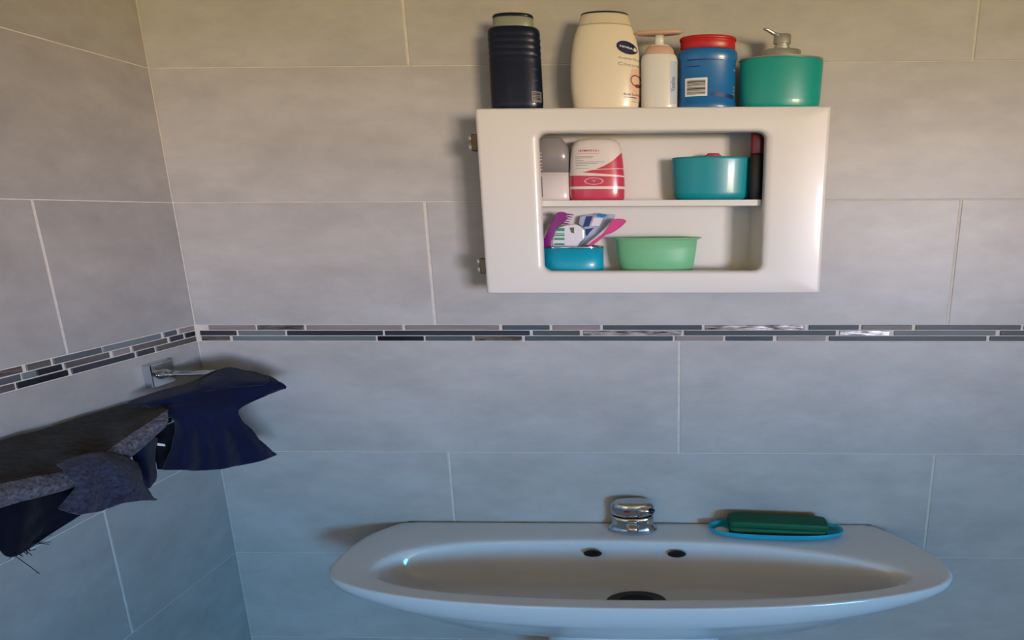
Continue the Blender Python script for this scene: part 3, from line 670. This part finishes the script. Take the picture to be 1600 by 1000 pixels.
def polar_of(poly, closed):
    P = crom2(poly + [poly[0]], 8) if closed else crom2(poly, 8)
    n = len(P); out = []
    for j in range(NA):
        a = 2 * math.pi * j / NA; d = Vector((math.cos(a) * 2.2, math.sin(a))); best = None
        for i in range(n):
            A = P[i] - Vector(PC); B = P[(i + 1) % n] - Vector(PC); e_ = B - A
            den = d.x * e_.y - d.y * e_.x
            if abs(den) < 1e-12: continue
            t = (A.x * e_.y - A.y * e_.x) / den; s = (A.x * d.y - A.y * d.x) / den
            if t > 0 and -1e-6 <= s <= 1 + 1e-6: best = t if best is None else max(best, t)
        out.append(Vector((PC[0] + d.x * best, PC[1] + d.y * best)))
    return out
PO, PI_ = polar_of(OUT, False), polar_of(INN, True)
basin = empty('washbasin', (1.113, 0, 0), 'wide white ceramic washbasin with a deep oval bowl fixed to the tiled wall', 'washbasin')
DC = Vector((1.110, -0.150))
def basin_rings():
    R_ = []
    def mix(a, b_, t): return a + (b_ - a) * t
    C0 = Vector(PC)
    def under(s, z):
        ring = []
        for p in PO:
            q = Vector((mix(C0.x, p.x, s), mix(C0.y, p.y, s if p.y < C0.y else 1.0 if s > 0.5 else 1.0)))
            ring.append((q.x, min(q.y, -0.0012) , z(p) if callable(z) else z))
        R_.append(ring)
    cent = lambda p: max(0.0, 1 - abs((p.x - 1.113) / 0.74) ** 2.2)       # deeper skirt in the middle
    under(0.34, 0.632)
    under(0.50, lambda p: 0.660)
    under(0.70, lambda p: 0.686)
    under(0.86, lambda p: 0.738 - 0.010 * cent(p))
    under(0.94, lambda p: 0.764 - 0.022 * cent(p))
    under(0.985, lambda p: 0.776 - 0.022 * cent(p))
    under(1.002, lambda p: 0.787 - 0.010 * cent(p))
    under(1.003, lambda p: 0.7945)
    def between(t, z):
        ring = []
        for p, q in zip(PO, PI_):
            m_ = mix(p, q, t); ring.append((m_.x, min(m_.y, -0.0012), z))
        R_.append(ring)
    between(0.015, 0.7975); between(0.05, 0.7992); between(0.12, 0.7994); between(0.30, 0.7985); between(0.5, 0.7980); between(0.75, 0.7972); between(0.92, 0.7966)
    between(1.0, 0.7945)
    for s, z in ((0.985, 0.788), (0.972, 0.780), (0.955, 0.760), (0.930, 0.738), (0.88, 0.715), (0.79, 0.699), (0.64, 0.6885), (0.48, 0.6850), (0.42, 0.6825), (0.36, 0.680)):
        ring = []
        for j, q in enumerate(PI_):
            w = min(1.0, (1 - s) / 0.3)
            tgt = DC + Vector(((q.x - PC[0]) * 0.0, 0))
            p = mix(tgt, q, s)
            if s < 0.5:       # become round at the drain
                a = 2 * math.pi * j / NA; rr_ = 0.033 + 0.08 * (s - 0.36); k = 1.0
                p = mix(p, DC + Vector((rr_ * WX * math.cos(a), rr_ * math.sin(a))), k)
            ring.append((p.x, p.y, z))
        R_.append(ring)
    return R_
bo = loft('basin_body', basin_rings(), M_CERAMIC, basin, cap0=True, cap1=True)
bo.location = (-1.113, 0, 0)
# drain
M_DRAIN = mat('dull_drain_metal', (84, 84, 86), 0.4, metal=0.6, noise=((9, 9, 9), (70, 70, 72), 0.3))
dr = lathe('drain_ring', [(0.0345, 0.6810), (0.0352, 0.6830), (0.0330, 0.6840), (0.0230, 0.6826), (0.0205, 0.6800)], M_DRAIN, basin, sx=WX, sy=1.0, n=40, c=(DC.x - 1.113, DC.y), cap1=False)
lathe('drain_hole', [(0.0224, 0.6822), (0.0215, 0.6830)], M_DARKHOLE, basin, sx=WX, sy=1.0, n=32, c=(DC.x - 1.113, DC.y))
# overflow holes in the back slope of the bowl
def hole(x):
    vs, fs = [], []; n = 24; z0, y0 = 0.7715, -0.0905
    ky = 0.55
    ring = []
    for k, d in ((1.15, -0.0006), (1.0, -0.0014), (0.84, -0.0006)):
        ring.append([(x + 0.0205 * k * math.cos(2 * math.pi * j / n), y0 - 0.001 + d - ky * 0.0075 * k * math.sin(2 * math.pi * j / n) * -0.4, z0 + 0.0075 * k * math.sin(2 * math.pi * j / n)) for j in range(n)])
    o = loft('overflow_hole', ring, M_DARKHOLE, basin, cap0=True, cap1=True); o.location = (-1.113, 0, 0); return o
hole(0.9985); hole(1.2105)
# pedestal
def pedestal():
    rings = []
    for z, hx, hy in ((0.0, 0.27, 0.12), (0.04, 0.265, 0.118), (0.12, 0.235, 0.10), (0.35, 0.212, 0.090), (0.55, 0.212, 0.094), (0.60, 0.216, 0.098), (0.676, 0.225, 0.108)):
        ring = []
        for j in range(48):
            a = 2 * math.pi * j / 48; ca, sa = math.cos(a), math.sin(a)
            ring.append((hx * math.copysign(abs(ca) ** 0.8, ca) - 0.01, -0.135 + hy * math.copysign(abs(sa) ** 0.8, sa), z))
        rings.append(ring)
    return loft('pedestal', rings, M_CERAMIC, basin)
pedestal()
M_SEAL = mat('brown_sealant', (112, 88, 70), 0.8, noise=((12, 12, 40), (150, 138, 126), 0.2))
def sealant():
    pts = [(0.49 + i * 0.062 - 1.113, -0.0026, 0.7990 + random.uniform(-0.0006, 0.0006)) for i in range(21)]
    return tube('sealant_line', pts, [0.0016 + random.uniform(-0.0004, 0.0004) for _ in pts], M_SEAL, basin, n=6)
sealant()

# faucet
f = empty('basin_tap', (1.0960, -0.030, 0.7986), 'short chrome pillar tap with a flared base at the back of the washbasin', 'tap')
lathe('tap_body', [(0.0295, 0.0), (0.0308, 0.0015), (0.0304, 0.0050), (0.0285, 0.0110), (0.0262, 0.0170), (0.0255, 0.026), (0.0262, 0.034), (0.0262, 0.044)], M_CHROME, f, sx=WX, sy=0.85, n=48)
sharp(lathe('tap_cap', [(0.0238, 0.0462), (0.0262, 0.0480), (0.0268, 0.0560), (0.0268, 0.0700), (0.0250, 0.0780), (0.0200, 0.0830), (0.0100, 0.0850)], M_CHROME, f, sx=WX, sy=0.85, n=48), 60)
tube('spout', [(0.0, -0.010, 0.030), (0.002, -0.026, 0.032), (0.003, -0.038, 0.027), (0.003, -0.043, 0.021)], [0.0090, 0.0085, 0.0078, 0.0070], M_CHROME, f, n=20, sx=WX)
tube('lever', [(0.010, -0.010, 0.064), (0.030, -0.019, 0.067), (0.048, -0.023, 0.068)], [0.0105, 0.0100, 0.0095], M_CHROME, f, n=20, sx=1.5)
tube('lever_end', [(0.0475, -0.023, 0.068), (0.0560, -0.0250, 0.0675)], [0.0072, 0.0060], M_BLACKP, f, n=18, sx=1.5)
M_REDDOT = mat('red_indicator', (170, 24, 40), 0.3, noise=((9, 9, 9), (160, 20, 34), 0.3))
sfc = Surf([(0.0268, 0.05), (0.0268, 0.07)], WX, 0.85, (0, 0))
oval('temperature_mark', sfc, -0.012, 0.064, 0.0085, 0.0030, M_REDDOT, f, off=0.0012)

# soap dish, soap box, soap
M_DISH = mat('bright_teal_plastic', (0, 164, 192), 0.3, coat=0.2, noise=((5, 5, 5), (0, 156, 184), 0.3))
sd = lathe('soap_dish', [(0.034, 0.0), (0.042, 0.0008), (0.0465, 0.0055), (0.0478, 0.0130), (0.0482, 0.0165), (0.0476, 0.0175), (0.0458, 0.0160), (0.0435, 0.0065), (0.038, 0.0025), (0.006, 0.0022)], M_DISH, None, sx=3.60, sy=0.78, n=72, loc=(1.4660, -0.0425, 0.7996), power=2.5)
sd.rotation_euler = (0, math.radians(0.35), math.radians(-1.6))
tag(sd, 'shallow oval teal plastic soap dish on the right back corner of the washbasin', 'soap dish')
M_SOAPB = mat('dark_green_plastic', (6, 92, 62), 0.5, spec=0.3, noise=((5, 5, 5), (5, 84, 56), 0.3))
def soap_box():
    b = empty('soap_box', (1.4700, -0.0440, 0.8024), 'dark green closed plastic soap box lying in the teal soap dish', 'soap box')
    b.rotation_euler = (0, math.radians(1.6), math.radians(-1.5))
    def rr(w, d, z, r=0.009):
        return [(x, y, z) for x, z_, y in [(p[0], 0, p[2]) for p in rrect(0, 0, w, d, r, 0, 5, 0.016)]]
    loft('box_base', [rr(0.236, 0.036, 0.0), rr(0.246, 0.042, 0.003), rr(0.252, 0.045, 0.0215)], M_SOAPB, b)
    loft('box_lid', [rr(0.252, 0.045, 0.0222), rr(0.256, 0.047, 0.0235), rr(0.254, 0.046, 0.030), rr(0.252, 0.046, 0.0355), rr(0.248, 0.044, 0.0380), rr(0.242, 0.040, 0.0390)], M_SOAPB, b)
soap_box()
M_SOAP = mat('white_soap', (214, 210, 196), 0.5, sss=0.2, noise=((9, 9, 9), (204, 200, 184), 0.3))
ss = lathe('soap_bar', [(0.006, 0.0), (0.0085, 0.001), (0.0095, 0.005), (0.0085, 0.009), (0.005, 0.0100)], M_SOAP, None, sx=2.2, sy=1.3, n=24, loc=(1.3270, -0.0480, 0.8035))
tag(ss, 'small worn white soap sliver at the left end of the teal dish', 'soap')

# ================================================================== TOWEL RAIL AND CLOTHS on the left wall (built in wall coordinates: x = along the wall, y = away from it)
LROT = (0, 0, math.atan2(-math.cos(PHI), -math.sin(PHI)))
rail = empty('towel_rail', (0, 0, 0), 'chrome towel rail with a square wall plate on the left wall, hung with cloths', 'towel rail')
rail.rotation_euler = LROT
for t0 in (0.121, 0.70):
    pl = box('wall_plate', t0 - 0.028, t0 + 0.028, 0.0, 0.020, 1.224, 1.280, M_CHROME, rail, 0.003, 2)
    pz = 1.253
    # the arm reaches away from the wall, then meets the bar
    rings = []
    for n_, r_ in ((0.019, 0.015), (0.024, 0.015), (0.030, 0.011), (0.040, 0.0095), (0.047, 0.011), (0.052, 0.0085), (0.075, 0.0075), (0.105, 0.0095), (0.130, 0.0080), (0.168, 0.0075)):
        rings.append([(t0 + r_ * math.cos(2 * math.pi * j / 20), n_, pz - 0.002 + 0.035 * (n_ - 0.02) + r_ * 0.75 * math.sin(2 * math.pi * j / 20)) for j in range(20)])
    loft('arm', rings, M_CHROME, rail)
tube('bar', [(0.121, 0.158, 1.2550), (0.128, 0.158, 1.240), (0.15, 0.160, 1.200), (0.19, 0.160, 1.196), (0.63, 0.160, 1.196), (0.67, 0.160, 1.200), (0.693, 0.158, 1.240), (0.70, 0.158, 1.256)], 0.0065, M_CHROME, rail, n=16)

def cloth_mat(name, c1, c2, scale, contrast, rough=0.95):
    m = mat(name, c1, rough, spec=0.1, noise=(scale, c2, contrast, 9.0), bump=((140, 60, 140), 0.5, 0.002), sheen=0.08)
    return m
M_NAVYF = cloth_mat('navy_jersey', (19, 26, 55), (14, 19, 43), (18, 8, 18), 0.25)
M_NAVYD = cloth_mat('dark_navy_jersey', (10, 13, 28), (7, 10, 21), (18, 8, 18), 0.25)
M_MARL = cloth_mat('grey_marl_jersey', (104, 102, 112), (50, 48, 56), (200, 70, 240), 0.16)
M_MARL_SHADED = cloth_mat('shaded_marl_jersey', (46, 44, 46), (24, 23, 25), (110, 40, 150), 0.10)  # dark copy of the grey marl; shade on the cloth top painted in
M_BGREY = cloth_mat('blue_grey_marl', (58, 62, 80), (32, 35, 50), (160, 60, 200), 0.16)
def sheet(name, G, m, parent=None, th=0.0025, k=6, wob=0.0016, seed=0):
    rows = [crom(r, k) for r in G]; cols = list(zip(*rows)); up = [crom([tuple(p) for p in c_], k) for c_ in cols]   # up[col][row]
    nc, nr = len(up), len(up[0]); vs, fs = [], []
    from mathutils import noise as mn
    for i in range(nr):
        for j in range(nc):
            p = up[j][i]; w = mn.noise(Vector((p.x * 30 + seed, p.y * 34, p.z * 40))) + 0.5 * mn.noise(Vector((p.x * 70 + seed, p.y * 80, p.z * 90)))
            # stored as (n, t, z) -> wall coordinates (t, n, z)
            vs.append((p.y, p.x + w * wob * 2, p.z + w * wob))
    for i in range(nr - 1):
        for j in range(nc - 1):
            a = i * nc + j; fs.append((a, a + 1, a + nc + 1, a + nc))
    o = pydata(name, vs, fs, m, parent, True)
    s = o.modifiers.new('s', 'SOLIDIFY'); s.thickness = th; s.offset = 0
    if parent is None: o.rotation_euler = LROT
    return o
CLOTH_NAVY = [
    [(0.060,0.244,1.228), (0.100,0.219,1.242), (0.140,0.176,1.251), (0.170,0.141,1.268), (0.200,0.110,1.259), (0.260,0.110,1.244), (0.290,0.117,1.233)],
    [(0.080,0.253,1.225), (0.140,0.250,1.238), (0.180,0.216,1.246), (0.200,0.171,1.246), (0.240,0.149,1.242), (0.280,0.136,1.233), (0.310,0.121,1.222)],
    [(0.100,0.254,1.225), (0.150,0.253,1.228), (0.190,0.235,1.227), (0.220,0.207,1.220), (0.240,0.182,1.211), (0.260,0.153,1.207), (0.280,0.122,1.211)],
    [(0.160,0.265,1.220), (0.180,0.258,1.217), (0.200,0.248,1.212), (0.220,0.238,1.206), (0.235,0.225,1.200), (0.240,0.202,1.192), (0.250,0.192,1.193)],
    [(0.170,0.260,1.185), (0.200,0.266,1.181), (0.205,0.240,1.167), (0.235,0.235,1.162), (0.235,0.203,1.145), (0.250,0.190,1.140), (0.250,0.165,1.130)],
    [(0.170,0.277,1.143), (0.205,0.278,1.140), (0.200,0.237,1.117), (0.240,0.239,1.117), (0.235,0.190,1.095), (0.255,0.173,1.092), (0.250,0.135,1.080)],
    [(0.170,0.303,1.108), (0.210,0.301,1.107), (0.200,0.247,1.078), (0.245,0.246,1.083), (0.235,0.188,1.062), (0.260,0.167,1.061), (0.250,0.109,1.047)],
]
CLOTH_NAVY_BACK = [
    [(0.120,0.256,1.218), (0.120,0.221,1.210), (0.120,0.181,1.200)],
    [(0.110,0.257,1.161), (0.110,0.223,1.147), (0.110,0.181,1.128)],
    [(0.120,0.267,1.090), (0.120,0.247,1.079), (0.120,0.193,1.059)],
]
CLOTH_STRIP = [
    [(0.170,0.357,1.194), (0.180,0.337,1.194), (0.160,0.291,1.172)],
    [(0.170,0.353,1.163), (0.180,0.342,1.158), (0.160,0.304,1.139)],
    [(0.170,0.344,1.116), (0.180,0.341,1.113), (0.160,0.310,1.096)],
    [(0.170,0.337,1.090), (0.170,0.334,1.086), (0.170,0.326,1.090)],
]
CLOTH_GREY = [
    [(0.020,0.165,1.209), (0.020,0.273,1.216), (0.020,0.351,1.218), (0.020,0.427,1.224), (0.020,0.524,1.220)],
    [(0.090,0.214,1.213), (0.090,0.315,1.214), (0.090,0.399,1.218), (0.090,0.480,1.224), (0.090,0.571,1.220)],
    [(0.170,0.274,1.228), (0.170,0.350,1.214), (0.180,0.457,1.205), (0.180,0.548,1.221), (0.180,0.630,1.226)],
    [(0.200,0.298,1.234), (0.200,0.370,1.217), (0.210,0.469,1.202), (0.210,0.570,1.225), (0.210,0.650,1.229)],
    [(0.215,0.315,1.222), (0.215,0.392,1.198), (0.225,0.491,1.191), (0.225,0.584,1.214), (0.225,0.662,1.219)],
    [(0.205,0.315,1.205), (0.205,0.400,1.174), (0.215,0.492,1.176), (0.215,0.580,1.194), (0.215,0.659,1.198)],
]
CLOTH_BLUEGREY = [
    [(0.210,0.501,1.220), (0.220,0.478,1.224), (0.225,0.445,1.214), (0.220,0.408,1.187), (0.210,0.382,1.162)],
    [(0.240,0.512,1.210), (0.250,0.497,1.210), (0.255,0.470,1.200), (0.250,0.435,1.177), (0.240,0.405,1.152)],
    [(0.250,0.511,1.191), (0.265,0.505,1.188), (0.250,0.466,1.168), (0.265,0.448,1.157), (0.250,0.410,1.133)],
    [(0.250,0.524,1.179), (0.270,0.518,1.171), (0.250,0.473,1.147), (0.270,0.453,1.143), (0.250,0.403,1.109)],
    [(0.250,0.540,1.168), (0.275,0.534,1.156), (0.250,0.484,1.130), (0.275,0.473,1.138), (0.250,0.394,1.098)],
]
CLOTH_DARK = [
    [(0.195,0.645,1.205), (0.195,0.601,1.198), (0.195,0.564,1.202), (0.195,0.538,1.194), (0.195,0.506,1.185), (0.195,0.473,1.177)],
    [(0.200,0.649,1.202), (0.210,0.613,1.191), (0.195,0.570,1.169), (0.210,0.556,1.171), (0.200,0.512,1.161), (0.210,0.481,1.154)],
    [(0.200,0.649,1.198), (0.215,0.618,1.180), (0.195,0.575,1.145), (0.210,0.566,1.137), (0.200,0.523,1.133), (0.210,0.480,1.130)],
    [(0.200,0.650,1.193), (0.220,0.624,1.169), (0.195,0.582,1.127), (0.210,0.577,1.110), (0.200,0.531,1.109), (0.210,0.482,1.122)],
]

nav = empty('navy_cloth', (0, 0, 0), 'navy blue cloth bunched over the far end of the towel rail, near the corner', 'cloth'); nav.rotation_euler = LROT
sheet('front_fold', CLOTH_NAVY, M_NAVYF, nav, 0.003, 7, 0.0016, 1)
sheet('back_fold', CLOTH_NAVY_BACK, M_NAVYD, nav, 0.002, 5, 0.001, 2)  # same navy cloth; the shade inside it is put in as a darker colour
pydata('care_label', [(0.3016, 0.150, 1.1690), (0.2745, 0.155, 1.1500), (0.2745, 0.155, 1.1455), (0.3000, 0.150, 1.1600)], [(0, 1, 2, 3)], M_WHITEP, nav)
sheet('top_fold', [[(0.170,0.182,1.261), (0.185,0.133,1.271), (0.220,0.121,1.260), (0.270,0.120,1.248)], [(0.200,0.221,1.257), (0.220,0.180,1.255), (0.255,0.166,1.250), (0.290,0.148,1.245)], [(0.210,0.225,1.246), (0.235,0.199,1.247), (0.262,0.176,1.242), (0.288,0.163,1.241)]], M_NAVYF, nav, 0.002, 6, 0.0008, 9)
gr = empty('grey_marl_cloth', (0, 0, 0), 'grey marl jersey cloth draped along the towel rail against the left wall', 'cloth'); gr.rotation_euler = LROT
sheet('cloth_top', CLOTH_GREY[:4], M_MARL_SHADED, gr, 0.003, 7, 0.002, 3)
hem = sheet('hem_band', CLOTH_GREY[3:], M_MARL, gr, 0.003, 7, 0.002, 3); hem['label'] = 'grey marl hem band in its lit tone'
o = sheet('navy_strip', CLOTH_STRIP, M_NAVYF, None, 0.003, 6, 0.001, 4); tag(o, 'narrow ragged navy cloth strip hanging between the grey and the navy cloth', 'cloth')
o = sheet('blue_grey_cloth', CLOTH_BLUEGREY, M_BGREY, None, 0.003, 7, 0.002, 5); tag(o, 'blue-grey marl rag with a pointed corner hanging in front of the grey cloth', 'cloth')
dk = empty('frayed_cloth', (0, 0, 0), 'near-black navy cloth with a frayed corner, nearest on the towel rail at the left edge', 'cloth'); dk.rotation_euler = LROT
sheet('cloth_body', CLOTH_DARK, M_NAVYD, dk, 0.003, 7, 0.0015, 6)
THREADS = [[(0.2, 0.5708, 1.1120), (0.2, 0.5649, 1.0975), (0.2, 0.5564, 1.0791), (0.2, 0.5465, 1.0569)], [(0.2, 0.5573, 1.1163), (0.2, 0.5494, 1.1142), (0.2, 0.5417, 1.1111)], [(0.2, 0.562, 1.115), (0.2, 0.5542, 1.1021), (0.2, 0.5496, 1.0921)], [(0.2, 0.5765, 1.1179), (0.2, 0.583, 1.1161), (0.2, 0.5883, 1.1157)], [(0.2, 0.5548, 1.1157), (0.2, 0.5506, 1.1039), (0.2, 0.5528, 1.1011)]]
bm_v, bm_f = [], []
def add_thread(pts, r):
    P = crom(pts, 4); n = 5
    for i, p in enumerate(P):
        for j in range(n):
            a = 2 * math.pi * j / n; bm_v.append((p.y + r * math.cos(a), p.x + r * math.sin(a), p.z + r * 0.5 * math.sin(a)))
    b0 = len(bm_v) - len(P) * n
    for i in range(len(P) - 1):
        for j in range(n):
            k = (j + 1) % n; bm_f.append((b0 + i * n + j, b0 + i * n + k, b0 + (i + 1) * n + k, b0 + (i + 1) * n + j))
for T in THREADS: add_thread(T, 0.0005)
for i in range(26):
    u = random.random(); t0 = 0.578 - 0.040 * u; z0 = 1.112 + 0.006 * u
    add_thread([(0.205, t0, z0), (0.205 + random.uniform(-.006, .006), t0 + random.uniform(-.008, .004), z0 - random.uniform(.003, .008)), (0.205 + random.uniform(-.01, .01), t0 + random.uniform(-.018, .004), z0 - random.uniform(.004, .014))], 0.0006)
th = pydata('loose_threads', bm_v, bm_f, M_NAVYD, dk); th['kind'] = 'stuff'
